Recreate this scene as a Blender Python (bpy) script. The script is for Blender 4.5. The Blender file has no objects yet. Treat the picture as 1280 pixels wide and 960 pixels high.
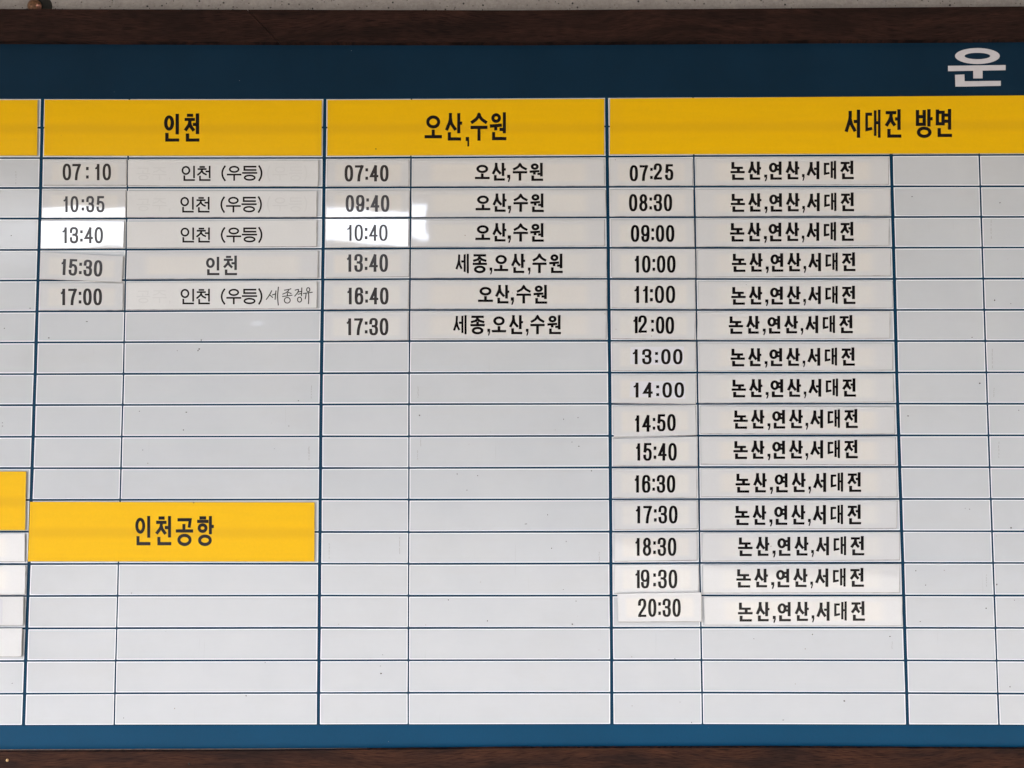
import bpy, math, random
from mathutils import Vector, Matrix
random.seed(7)
C = bpy.context.scene.collection
R = math.radians

# ------------------------------------------------------------------ camera
FPX, DIST, CAMZ = 960.0, 1.2, 1.62          # focal length in photo pixels, metres from the board, lens height
cam_d = bpy.data.cameras.new('camera'); cam = bpy.data.objects.new('camera', cam_d); C.objects.link(cam)
cam_d.sensor_width = 36.0; cam_d.lens = 36.0 * FPX / 1280.0; cam_d.clip_start = 0.01; cam_d.clip_end = 500
CAMROT = Matrix.Rotation(R(90 + 2.98), 3, 'X') @ Matrix.Rotation(R(-0.115), 3, 'Z')
cam.location = (0, -DIST, CAMZ); cam.rotation_euler = CAMROT.to_euler()
bpy.context.scene.camera = cam

# ------------------------------------------------------------------ sky, sun, exposure
SUN_EL, SUN_AZ = 56.0, 212.0                # high sun in front and to the left; the added unseen roof keeps it off the board
w = bpy.data.worlds.new('World'); bpy.context.scene.world = w; w.use_nodes = True
nt = w.node_tree; sky = nt.nodes.new('ShaderNodeTexSky'); sky.sky_type = 'NISHITA'; sky.sun_disc = False
sky.sun_elevation = R(SUN_EL); sky.sun_rotation = R(SUN_AZ); sky.dust_density = 4.0; sky.air_density = 1.0
bg = nt.nodes['Background']; bg.inputs['Strength'].default_value = 0.13
nt.links.new(sky.outputs[0], bg.inputs['Color'])
sd = bpy.data.lights.new('sun', 'SUN'); sd.energy = 4.5; sd.angle = R(0.5); sd.color = (1, .96, .9)
so = bpy.data.objects.new('sun', sd); C.objects.link(so)
sdir = Vector((math.sin(R(SUN_AZ)) * math.cos(R(SUN_EL)), math.cos(R(SUN_AZ)) * math.cos(R(SUN_EL)), math.sin(R(SUN_EL))))
so.rotation_euler = sdir.to_track_quat('Z', 'Y').to_euler()
vs = bpy.context.scene.view_settings
vs.view_transform = 'Standard'; vs.look = 'None'; vs.gamma = 1; vs.exposure = 3.26; vs.use_curve_mapping = False
bpy.context.scene.cycles.max_bounces = 8
bpy.context.scene.cycles.diffuse_bounces = 5

# ------------------------------------------------------------------ helpers
def at(px, py, h=0.0):
    """the point of the plane h metres in front of the board that lies at this spot of the photograph"""
    d = CAMROT @ Vector(((px - 640) / FPX, -(py - 480) / FPX, -1))
    t = (DIST - h) / d.y
    return Vector((d.x * t, -h, CAMZ + d.z * t))

def mesh_obj(name, verts, faces, m, parent=None, uv=None, smooth=False):
    off = Vector(parent.location) if parent is not None and parent.type == 'EMPTY' else Vector((0, 0, 0))
    if parent is not None and parent.type != 'EMPTY' and parent.parent is not None: off = Vector(parent.parent.location)
    me = bpy.data.meshes.new(name)
    me.from_pydata([tuple(Vector(v) - off) for v in verts], [], faces)
    if m: me.materials.append(m)
    if uv:
        l = me.uv_layers.new(name='UVMap')
        for p in me.polygons:
            for li in p.loop_indices: l.data[li].uv = uv[me.loops[li].vertex_index]
    if smooth:
        for p in me.polygons: p.use_smooth = True
    me.update()
    o = bpy.data.objects.new(name, me); C.objects.link(o)
    if parent is not None: o.parent = parent
    return o

def thing(name, label, cat, loc, group=None):
    o = bpy.data.objects.new(name, None); C.objects.link(o); o.location = loc; o.empty_display_size = .02
    o['label'] = label; o['category'] = cat
    if group: o['group'] = group
    return o

def lerp(a, b, t): return a + (b - a) * t
def curve(knots, vals, t):
    n = len(knots); i = 0
    while i < n - 2 and t > knots[i + 1]: i += 1
    return lerp(vals[i], vals[i + 1], (t - knots[i]) / (knots[i + 1] - knots[i]))

# ------------------------------------------------------------------ materials
class N:
    def __init__(s, name):
        s.m = bpy.data.materials.new(name); s.m.use_nodes = True; s.t = s.m.node_tree
        s.b = s.t.nodes['Principled BSDF']
    def node(s, k, **kw):
        n = s.t.nodes.new(k)
        for a, v in kw.items(): setattr(n, a, v)
        return n
    def link(s, a, b): s.t.links.new(a, b)
    def pos(s, scale=(1, 1, 1), rnd=False):
        g = s.node('ShaderNodeNewGeometry'); mp = s.node('ShaderNodeMapping'); mp.inputs['Scale'].default_value = scale
        s.link(g.outputs['Position'], mp.inputs['Vector']); return mp.outputs[0]
    def noise(s, vec, scale, detail=4, rough=.6):
        n = s.node('ShaderNodeTexNoise'); n.inputs['Scale'].default_value = scale; n.inputs['Detail'].default_value = detail
        n.inputs['Roughness'].default_value = rough; s.link(vec, n.inputs['Vector']); return n.outputs['Fac']
    def rng(s, v, a, b, c, d, smooth=False):
        n = s.node('ShaderNodeMapRange'); n.clamp = True
        if smooth: n.interpolation_type = 'SMOOTHSTEP'
        for i, x in enumerate((a, b, c, d)): n.inputs[1 + i].default_value = x
        s.link(v, n.inputs[0]); return n.outputs[0]
    def math(s, op, a, b=None):
        n = s.node('ShaderNodeMath'); n.operation = op
        for i, x in enumerate((a, b)):
            if x is None: continue
            if isinstance(x, (int, float)): n.inputs[i].default_value = x
            else: s.link(x, n.inputs[i])
        return n.outputs[0]
    def mix(s, f, a, b):
        n = s.node('ShaderNodeMix'); n.data_type = 'RGBA'
        if isinstance(f, (int, float)): n.inputs[0].default_value = f
        else: s.link(f, n.inputs[0])
        for sock, x in ((n.inputs[6], a), (n.inputs[7], b)):
            if isinstance(x, tuple): sock.default_value = (*x, 1)
            else: s.link(x, sock)
        return n.outputs[2]
    def base(s, c):
        if isinstance(c, tuple): s.b.inputs['Base Color'].default_value = (*c, 1)
        else: s.link(c, s.b.inputs['Base Color'])
    def set(s, **kw):
        for k, v in kw.items(): s.b.inputs[k.replace('_', ' ')].default_value = v
    def bump(s, h, strength, dist):
        n = s.node('ShaderNodeBump'); n.inputs['Strength'].default_value = strength; n.inputs['Distance'].default_value = dist
        s.link(h, n.inputs['Height']); s.link(n.outputs[0], s.b.inputs['Normal'])
    def specks(s, scale, size, keep, seed=0.0):
        """sparse little dirt specks: 1 inside a speck"""
        v = s.node('ShaderNodeTexVoronoi'); v.inputs['Scale'].default_value = scale
        mp = s.pos(); ad = s.node('ShaderNodeVectorMath'); ad.operation = 'ADD'; ad.inputs[1].default_value = (seed, seed * .7, seed * 1.3)
        s.link(mp, ad.inputs[0]); 
        nz = s.node('ShaderNodeTexNoise'); nz.inputs['Scale'].default_value = 900; s.link(ad.outputs[0], nz.inputs['Vector'])
        sc = s.node('ShaderNodeVectorMath'); sc.operation = 'SCALE'; sc.inputs['Scale'].default_value = .0018
        s.link(nz.outputs['Color'], sc.inputs[0])
        a2 = s.node('ShaderNodeVectorMath'); a2.operation = 'ADD'; s.link(ad.outputs[0], a2.inputs[0]); s.link(sc.outputs[0], a2.inputs[1])
        s.link(a2.outputs[0], v.inputs['Vector'])
        near = s.rng(v.outputs['Distance'], size * .5, size, 1, 0)
        sp = s.node('ShaderNodeSeparateColor'); s.link(v.outputs['Color'], sp.inputs[0])
        k = s.math('LESS_THAN', sp.outputs[0], keep)
        return s.math('MULTIPLY', near, k)
    def uvbox(s, mx, my, soft):
        """1 inside a soft rectangle of the UV square, 0 at its rim"""
        uv = s.node('ShaderNodeUVMap'); sp = s.node('ShaderNodeSeparateXYZ'); s.link(uv.outputs[0], sp.inputs[0])
        r = None
        for o, m in ((sp.outputs[0], mx), (sp.outputs[1], my)):
            d = s.math('SUBTRACT', .5, s.math('ABSOLUTE', s.math('SUBTRACT', o, .5)))
            q = s.rng(d, m - soft * (1 if m is mx else 2.4), m + soft * (1 if m is mx else 2.4), 0, 1, True)
            r = q if r is None else s.math('MULTIPLY', r, q)
        return r, sp

def mat_cell():
    s = N('white_vinyl_cell')
    n = s.noise(s.pos(), 9, 5); n2 = s.noise(s.pos((1, 1, 14)), 22, 5)
    c = s.mix(s.rng(n, .3, .7, 0, 1), (.59, .605, .617), (.63, .64, .645))
    c = s.mix(s.math('MULTIPLY', s.rng(n2, .45, .8, 0, 1), .10), c, (.56, .555, .55))
    # the pale rim of each sheet is a painted bright halo (vertex layer: u = distance from the rim in millimetres)
    uv = s.node('ShaderNodeUVMap'); sp = s.node('ShaderNodeSeparateXYZ'); s.link(uv.outputs[0], sp.inputs[0])
    c = s.mix(s.specks(26, .04, .30), c, (.06, .05, .04))
    c = s.mix(s.specks(60, .05, .09, 3.1), c, (.30, .24, .18))
    st = s.noise(s.pos((1, 1, 2.2)), 3.5, 6, .65); c = s.mix(s.rng(st, .50, .75, 0, .22), c, (.52, .50, .46))
    # faint vertical scuffs left by removed plates
    sc = s.noise(s.pos((330, 1, 9)), 1.0, 2); c = s.mix(s.math('MULTIPLY', s.rng(sc, .70, .80, 0, 1), .30), c, (.35, .33, .31))
    s.base(c); s.set(Roughness=.3, IOR=1.5)
    s.link(s.rng(n, .3, .7, .13, .20), s.b.inputs['Roughness'])
    s.bump(s.noise(s.pos(), 60, 3), .12, .0006)
    return s.m
def mat_halo():
    s = N('white_vinyl_painted_halo'); s.base((.93, .935, .94)); s.set(Roughness=.45); return s.m  # bright halo painted as a pale rim around each cell
def mat_plate(gloss=True):
    s = N('white_magnet_sheet' if gloss else 'matt_printed_strip')
    oi = s.node('ShaderNodeObjectInfo')
    if gloss:
        box, sp = s.uvbox(.10, .17, .035)
        n = s.noise(s.pos(), 6, 3)
        inner = s.mix(oi.outputs['Random'], (.80, .755, .69), (.79, .765, .715))
        c = s.mix(box, (.72, .712, .70), inner)
        c = s.mix(s.rng(n, .35, .7, 0, .5), c, (.70, .69, .675))
    else:
        n = s.noise(s.pos(), 8, 3)
        c = s.mix(s.rng(n, .3, .7, 0, 1), (.735, .725, .705), (.77, .76, .74))
    c = s.mix(s.specks(55, .05, .10, 5.0), c, (.33, .21, .12))
    c = s.mix(s.specks(30, .025, .15, 9.0), c, (.09, .075, .06))
    fine = s.noise(s.pos((1, 1, 1)), 300, 2); c = s.mix(s.rng(fine, .3, .75, 0, .05), c, (.4, .38, .36))
    s.base(c)
    s.set(Roughness=.035 if gloss else .55, IOR=1.85 if gloss else 1.4)
    s.bump(s.noise(s.pos(), 14, 2, .4), .5 if gloss else .2, .0004)
    return s.m
def mat_yellow():
    s = N('yellow_film_plate')
    box, sp = s.uvbox(.02, .06, .012)
    c = s.mix(box, (.90, .51, .004), (.94, .53, .001))
    # the film dips over the joints of the cells below: darker band across the middle and one upright band
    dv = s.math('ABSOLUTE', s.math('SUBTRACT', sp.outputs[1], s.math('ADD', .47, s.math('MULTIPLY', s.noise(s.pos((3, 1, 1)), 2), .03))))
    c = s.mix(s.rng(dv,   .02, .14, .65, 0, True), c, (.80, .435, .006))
    n = s.noise(s.pos((2, 1, 18)), 5, 4); c = s.mix(s.rng(n, .35, .7, 0, .3), c, (.85, .475, .006))
    c = s.mix(s.specks(22, .03, .3, 2.0), c, (.20, .11, .01))
    g = s.noise(s.pos(), 260, 2); c = s.mix(s.rng(g, .3, .7, 0, .08), c, (.6, .33, .01))
    s.base(c); s.set(Roughness=.36, IOR=1.28)
    s.bump(s.noise(s.pos(), 12, 2, .4), .4, .0005)
    return s.m
def mat_blue(name='blue_painted_panel', A=(.001, .036, .080), B=(.0015, .044, .096)):
    s = N(name)
    n = s.noise(s.pos((1, 1, 1)), 5, 5); g = s.noise(s.pos(), 420, 3)
    c = s.mix(s.rng(n, .3, .7, 0, 1), A, B)
    c = s.mix(s.rng(g, .25, .8, 0, .25), c, tuple(.7 * x + .002 for x in A))
    c = s.mix(s.specks(90, .05, .05, 1.0), c, (.3, .3, .3))
    s.base(c); s.set(Roughness=.45, IOR=1.25)
    s.bump(g, .15, .0003)
    return s.m
def mat_wood(name, a, b, dark):
    s = N(name)
    # grain runs along the rail and wanders up and down with a slow wave
    g = s.node('ShaderNodeNewGeometry'); sp = s.node('ShaderNodeSeparateXYZ'); s.link(g.outputs['Position'], sp.inputs[0])
    wz = s.noise(s.pos((1, 1, 2)), 2.6, 2, .4)
    z2 = s.math('ADD', sp.outputs[2], s.math('MULTIPLY', wz, .09))
    cb = s.node('ShaderNodeCombineXYZ'); s.link(s.math('MULTIPLY', sp.outputs[0], 2.2), cb.inputs[0]); s.link(s.math('MULTIPLY', z2, 45), cb.inputs[2])
    n1 = s.noise(cb.outputs[0], 3.0, 8, .68)
    cb2 = s.node('ShaderNodeCombineXYZ'); s.link(s.math('MULTIPLY', sp.outputs[0], 14), cb2.inputs[0]); s.link(s.math('MULTIPLY', z2, 420), cb2.inputs[2])
    n2 = s.noise(cb2.outputs[0], 3.0, 3)
    cb3 = s.node('ShaderNodeCombineXYZ'); s.link(s.math('MULTIPLY', sp.outputs[0], 1.6), cb3.inputs[0]); s.link(s.math('MULTIPLY', z2, 11), cb3.inputs[2])
    big = s.noise(cb3.outputs[0], 4.0, 5, .6)
    c = s.mix(s.rng(n1, .32, .68, 0, 1), a, b)
    c = s.mix(s.rng(big, .42, .62, 0, .8), c, dark)
    c = s.mix(s.rng(n2, .46, .6, 0, .85), c, tuple(x * .2 for x in a))
    c = s.mix(s.specks(40, .05, .3, 6.0), c, (.006, .004, .003))
    s.base(c); s.set(Roughness=.6, IOR=1.22)
    s.bump(n2, .3, .0008)
    return s.m
def mat_wall():
    s = N('pitted_stone_wall')
    n = s.noise(s.pos(), 30, 6); n2 = s.noise(s.pos(), 250, 3)
    c = s.mix(s.rng(n, .3, .7, 0, 1), (.36, .32, .285), (.44, .395, .355))
    c = s.mix(s.rng(n2, .35, .7, 0, .4), c, (.20, .175, .155))
    p = s.specks(130, .26, .22); q = s.specks(260, .3, .12, 4.0)
    pit = s.math('MAXIMUM', p, q); c = s.mix(pit, c, (.012, .010, .009))
    s.base(c); s.set(Roughness=.85)
    s.bump(s.math('SUBTRACT', n2, s.math('MULTIPLY', pit, 3)), .4, .002)
    return s.m
def flat(name, c, rough=.5, ior=1.45, metal=0.0, var=0.0, scale=80):
    s = N(name)
    if var:
        n = s.noise(s.pos(), scale, 4); s.base(s.mix(s.rng(n, .3, .7, 0, 1), tuple(x * (1 - var) for x in c), tuple(x * (1 + var) for x in c)))
    else: s.base(c)
    s.set(Roughness=rough, IOR=ior, Metallic=metal); return s.m

M_CELL, M_HALO, M_PLATE, M_MATT, M_YEL, M_BLUE, M_WALL = mat_cell(), mat_halo(), mat_plate(), mat_plate(False), mat_yellow(), mat_blue(), mat_wall()
M_WOODT = mat_wood('dark_wood_grain', (.027, .012, .009), (.052, .022, .015), (.016, .008, .006))
M_WOODB = mat_wood('brown_wood_grain', (.040, .015, .008), (.088, .032, .016), (.018, .009, .0075))
M_LIP = flat('raw_board_edge', (.30, .21, .15), .7, var=.3, scale=120)
M_INK = flat('black_vinyl_lettering', (.007, .005, .005), .12, 1.36)
M_INK_GLARE = flat('black_vinyl_painted_glare', (.040, .033, .031), .16, 1.36)  # grey of a reflection painted into the black of the left-hand lettering
M_INKB = flat('black_printed_ink', (.009, .006, .005), .5, 1.2)
M_PEN = flat('brown_marker_ink', (.018, .013, .007), .6)
M_GHOST = flat('faded_print', (.70, .69, .67), .55)
M_WHITEV = flat('white_vinyl_lettering', (.66, .63, .64), .4, var=.03)
M_PAPER = flat('white_paper_sticker', (.70, .69, .71), .5, var=.02)
M_PLATE_SIDE = flat('magnet_sheet_edge', (.16, .14, .125), .7)  # sides coloured dark to add a shadow line along the plates
M_GRIME = flat('painted_shade_edge', (.40, .375, .35), .6, var=.45, scale=55)  # shadow painted into the bottom and right edges of the plates
M_SHADE_RIM_Y = flat('painted_yellow_shade_edge', (.55, .38, .10), .6, var=.3, scale=55)  # the same painted shadow edge for the yellow plates
M_BRASS = flat('brass_nail', (.80, .52, .24), .3, metal=.8)
M_RUST = flat('rusty_bolt_metal', (.20, .10, .05), .5, metal=.4, var=.5, scale=300)
M_HOLE = flat('dark_drill_hole', (.02, .018, .014), .9)

# ------------------------------------------------------------------ grid of the board, read off the photograph
YK = [125, 240, 480, 720, 905]
def vfar(x515): return [603 + (x515 - 603) * (1 + (y - 515) * 5.4e-5) for y in YK]
VL = [(vfar(-318), 2.0), (vfar(-205), .9),
      ([53.2, 50.75, 43.6, 35.75, 29.5], 2.1), ([161.75, 159.2, 154.1, 147.6, 142.7], .95),
      ([406.2, 404.9, 401.6, 399.5, 397.8], 2.1), ([514.1, 513.4, 511.4, 510.7, 510.2], .95),
      ([758.3, 759.5, 762.2, 763.8, 765.0], 2.1), ([866.2, 868.0, 872.0, 875.0, 878.2], 1.05),
      ([1112.0, 1115.2, 1121.3, 1128.9, 1134.5], 2.1), ([1222.0, 1225.5, 1233.3, 1242.0, 1248.7], 1.05),
      (vfar(1480), 2.1)]
XK = [0, 320, 640, 960, 1280]
HL = [[122.7, 123.2, 121.9, 120.4, 119.2], [159.4, 159.6, 158.6, 157.4, 156.3],
      [197.6, 197.8, 196.4, 194.7, 193.5], [235.0, 234.7, 234.0, 233.2, 232.9], [273.2, 272.8, 271.9, 271.4, 271.0],
      [312.4, 311.4, 309.8, 309.9, 309.4], [350.7, 349.8, 348.3, 348.8, 348.3], [389.7, 388.3, 387.0, 387.6, 387.2],
      [428.3, 427.3, 425.8, 426.1, 426.3], [467.7, 467.0, 465.7, 465.7, 465.5], [506.5, 505.8, 505.0, 504.5, 504.7],
      [546.0, 545.6, 545.3, 544.2, 544.3], [585.2, 585.1, 584.9, 583.5, 584.0], [625.0, 624.4, 624.6, 623.5, 623.7],
      [664.6, 664.9, 665.2, 663.5, 664.2], [705.0, 704.5, 705.0, 703.3, 703.7], [745.0, 744.5, 744.8, 744.0, 744.5],
      [785.5, 784.8, 785.0, 784.3, 785.0], [826.2, 825.5, 825.3, 825.0, 826.0], [867.2, 866.2, 865.9, 865.8, 867.0],
      [907.3, 906.5, 906.1, 906.0, 907.0]]
XS = [-345, 0, 320, 640, 960, 1280, 1515]
def ycurve(vals): return lambda x: curve(XK, vals, x)
TB_ = [51.4, 52.6, 53.0, 50.9, 49.0]
def VX(i, y): return curve(YK, VL[i][0], y)
def HY(j, x): return curve(XK, HL[j], x)
def cross(i, j, dx, dy):
    x, y = VX(i, 500), 0
    for _ in range(5):
        y = HY(j, x) + dy; x = VX(i, y) + dx
    return x, y

# ------------------------------------------------------------------ the board
board = thing('timetable_board', 'blue and white bus timetable board in a dark wooden frame on a stone wall', 'timetable board', at(640, 940))
def sheet(name, quad, h0, h1, m, parent, edge=None, side=None, hs=(0, 0, 0, 0), nx=1, ny=1, bow=0.0, rim_mm=0.0, shade_rim=None):
    """a thin sheet whose front face lies h1 in front of the board (corner lifts hs) and whose sides go back to h0;
       quad = TL, TR, BR, BL in photograph coordinates"""
    tl, tr, br, bl = quad
    vs_, fs, uv = [], [], []
    def P(u, v, h, ex=0.0):
        x = lerp(lerp(tl[0], tr[0], u), lerp(bl[0], br[0], u), v); y = lerp(lerp(tl[1], tr[1], u), lerp(bl[1], br[1], u), v)
        return at(x, y, h)
    us = [i / nx for i in range(nx + 1)]; vv = [i / ny for i in range(ny + 1)]
    if rim_mm:
        wpx = math.hypot(tr[0] - tl[0], tr[1] - tl[1]); hpx = math.hypot(bl[0] - tl[0], bl[1] - tl[1])
        us = [0, rim_mm / wpx] + us[1:-1] + [1 - rim_mm / wpx, 1]; vv = [0, rim_mm / hpx] + vv[1:-1] + [1 - rim_mm / hpx, 1]
    if shade_rim:
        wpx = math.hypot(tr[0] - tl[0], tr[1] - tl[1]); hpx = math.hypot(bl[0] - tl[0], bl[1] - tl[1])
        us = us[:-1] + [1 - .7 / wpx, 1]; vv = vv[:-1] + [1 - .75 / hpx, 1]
    a, b = len(us), len(vv)
    def H(u, v):
        return h1 + lerp(lerp(hs[0], hs[1], u), lerp(hs[3], hs[2], u), v) + bow * 4 * u * (1 - u)
    for v in vv:
        for u in us: vs_.append(P(u, v, H(u, v))); uv.append((u, 1 - v))
    mats = []
    for r in range(b - 1):
        for c_ in range(a - 1):
            fs.append((r * a + c_, (r + 1) * a + c_, (r + 1) * a + c_ + 1, r * a + c_ + 1))
            mats.append(1 if rim_mm and (r in (0, b - 2) or c_ in (0, a - 2)) else (3 if shade_rim and (r == b - 2 or c_ == a - 2) else 0))
    ring = [(0, c_) for c_ in range(a)] + [(r, a - 1) for r in range(1, b)] + [(b - 1, c_) for c_ in range(a - 2, -1, -1)] + [(r, 0) for r in range(b - 2, 0, -1)]
    k0 = len(vs_)
    base = []
    for r, c_ in ring: base.append(len(vs_)); vs_.append(P(us[c_], vv[r], H(us[c_], vv[r]))); uv.append((us[c_], 1 - vv[r]))
    k0 = len(vs_)
    for r, c_ in ring: vs_.append(P(us[c_], vv[r], h0)); uv.append((us[c_], 1 - vv[r]))
    n = len(ring)
    for k in range(n):
        fs.append((base[k], base[(k + 1) % n], k0 + (k + 1) % n, k0 + k)); mats.append(2 if side else (1 if rim_mm else 0))
    o = mesh_obj(name, vs_, fs, m, parent, uv)
    if rim_mm: o.data.materials.append(edge)
    if side:
        while len(o.data.materials) < 2: o.data.materials.append(m)
        o.data.materials.append(side)
    if shade_rim:
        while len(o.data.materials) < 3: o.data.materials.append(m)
        o.data.materials.append(shade_rim)
    for p, mi in zip(o.data.polygons, mats): p.material_index = mi
    if nx > 1:
        for k in range((a - 1) * (b - 1)): o.data.polygons[k].use_smooth = True
    return o

def rail(name, x0, x1, top, bot, hf, hb, m, parent, cut=None, hfun=None):
    """wood rail between two curves; cut(x_end) slants an end: returns dx between top and bottom edge"""
    g0, g1 = (45 if cut and cut < 0 else 0), (45 if cut and cut > 0 else 0)
    xs = [x0] + [x for x in XS if x0 + g0 < x < x1 - g1] + [x1]
    vs_, fs = [], []
    for i, x in enumerate(xs):
        dx = cut if (cut and i == (len(xs) - 1 if cut > 0 else 0)) else 0
        h = hfun(x) if hfun else hf
        xt, xb = x - abs(dx) / 2 if dx else x, x + abs(dx) / 2 if dx else x
        yt, yb = top(x), bot(x)
        # front top, front bottom edge; the back corners share their world position
        A = at(xt, yt, h); B = at(xb, yb, h)
        vs_ += [A, B, Vector((A.x, -hb, A.z)), Vector((B.x, -hb, B.z))]
    n = len(xs)
    for i in range(n - 1):
        a, b = 4 * i, 4 * i + 4
        fs += [(a, a + 1, b + 1, b), (a + 1, a + 3, b + 3, b + 1), (a + 2, a, b, b + 2), (a + 3, a + 2, b + 2, b + 3)]
    fs += [(0, 2, 3, 1), (4 * n - 4, 4 * n - 3, 4 * n - 1, 4 * n - 2)]
    return mesh_obj(name, vs_, fs, m, parent)

# blue backing panel
tlc, brc = at(-335, 30), at(1505, 960)
def box(name, lo, hi, m, parent=None):
    x0, y0, z0 = lo; x1, y1, z1 = hi
    v = [(x, y, z) for x in (x0, x1) for y in (y0, y1) for z in (z0, z1)]
    f = [(0, 1, 3, 2), (4, 6, 7, 5), (0, 4, 5, 1), (2, 3, 7, 6), (0, 2, 6, 4), (1, 5, 7, 3)]
    return mesh_obj(name, v, f, m, parent)
box('backing_panel', (tlc.x, 0, brc.z), (brc.x, .018, tlc.z), M_BLUE, board)

M_NAVY = mat_blue('navy_heading_film', (.0028, .020, .041), (.0042, .027, .056))
pts_ = [(x, ycurve(TB_)(x) - 3) for x in (-335, 320, 640, 960, 1280, 1505)] + [(x, HY(0, x) - .2) for x in (1505, 1280, 960, 640, 320, -335)]
vv_ = [at(x, y, .0004) for x, y in pts_]
mesh_obj('heading_band', vv_, [(i, 11 - i, 10 - i, i + 1) for i in range(5)], M_NAVY, board)

M_TEAL = mat_blue('teal_footer_film', (.0005, .056, .122), (.001, .066, .145))
pts_ = [(x, HY(20, x) + .2) for x in (-335, 320, 640, 960, 1280, 1505)] + [(x, ycurve([941, 940, 937, 936.5, 938])(x)) for x in (1505, 1280, 960, 640, 320, -335)]
vv_ = [at(x, y, .0004) for x, y in pts_]
mesh_obj('footer_band', vv_, [(i, 11 - i, 10 - i, i + 1) for i in range(5)], M_TEAL, board)

# one white sheet per cell
for i in range(len(VL) - 1):
    for j in range(len(HL) - 1):
        a, b = VL[i][1], VL[i + 1][1]
        q = [cross(i, j, a, 1.18), cross(i + 1, j, -b, 1.18), cross(i + 1, j + 1, -b, -1.18), cross(i, j + 1, a, -1.18)]
        q = [(x + random.uniform(-.18, .18), y + random.uniform(-.18, .18)) for x, y in q]
        sheet('cell', q, 0.0, .0005, M_CELL, board, edge=M_HALO, rim_mm=1.0)

# frame: two upper rails that meet in a slanted joint, one lower rail, two side rails
TT, TB = ycurve([11.2, 12.0, 12.9, 10.6, 8.0]), ycurve([51.4, 52.6, 53.0, 50.9, 49.0])
rail('frame_rail', -345, 328.2, TT, TB, .010, -.018, M_WOODT, board, cut=39)
rail('frame_rail', 329.1, 1515, TT, TB, .0103, -.018, M_WOODT, board, cut=-39)
BT, BB = ycurve([940.3, 939.0, 935.6, 934.6, 936.2]), ycurve([984, 984, 983, 983, 985])
rail('frame_rail', -345, 1515, BT, BB, 0, -.018, M_WOODB, board, hfun=lambda x: curve([0, 640, 1280], [.0085, .0075, .0070], x))
LT, LB = ycurve([937.0, 935.9, 934.4, 934.1, 935.4]), ycurve([942, 941, 938, 937, 938])
rail('panel_edge_strip', -335, 1505, LT, LB, .0012, -.001, M_LIP, board)
for xa, xb in ((-345, -322), (1490, 1515)):
    p, q = at(xa, 52), at(xb, 936)
    box('frame_rail', (p.x, -.0085, q.z), (q.x, .018, p.z), M_WOODT, board)

def dome(name, c, r, depth, m, parent, seg=16, rings=4):
    vs_, fs = [], []
    for k in range(rings):
        a = k / rings * math.pi / 2
        for s_ in range(seg):
            t = s_ / seg * 2 * math.pi
            vs_.append((c.x + r * math.cos(a) * math.cos(t), c.y - depth * math.sin(a), c.z + r * math.cos(a) * math.sin(t)))
    vs_.append((c.x, c.y - depth, c.z))
    for k in range(rings - 1):
        for s_ in range(seg):
            n = (s_ + 1) % seg; fs.append((k * seg + s_, k * seg + n, (k + 1) * seg + n, (k + 1) * seg + s_))
    for s_ in range(seg): fs.append(((rings - 1) * seg + s_, (rings - 1) * seg + (s_ + 1) % seg, len(vs_) - 1))
    return mesh_obj(name, vs_, fs, m, parent, smooth=True)
dome('nail', at(9.2, 950.3, .0085), .0023, .0016, M_BRASS, board)
dome('nail', at(236.5, 954.8, .0085), .0016, .0008, M_HOLE, board)

bc_ = at(322, 408.5, .0005); bv = []; bf = []
for k in range(9):
    rr = k / 8
    for q_ in range(28):
        t_ = q_ / 28 * 2 * math.pi
        bv.append((bc_.x + .016 * rr * math.cos(t_), bc_.y - .00055 * (1 - rr * rr) ** 2 - .00002, bc_.z + .0105 * rr * math.sin(t_)))
for k in range(8):
    for q_ in range(28):
        n_ = (q_ + 1) % 28; bf.append((k * 28 + q_, k * 28 + n_, (k + 1) * 28 + n_, (k + 1) * 28 + q_))
mesh_obj('air_bubble', bv, bf, M_CELL, board, smooth=True)

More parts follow.
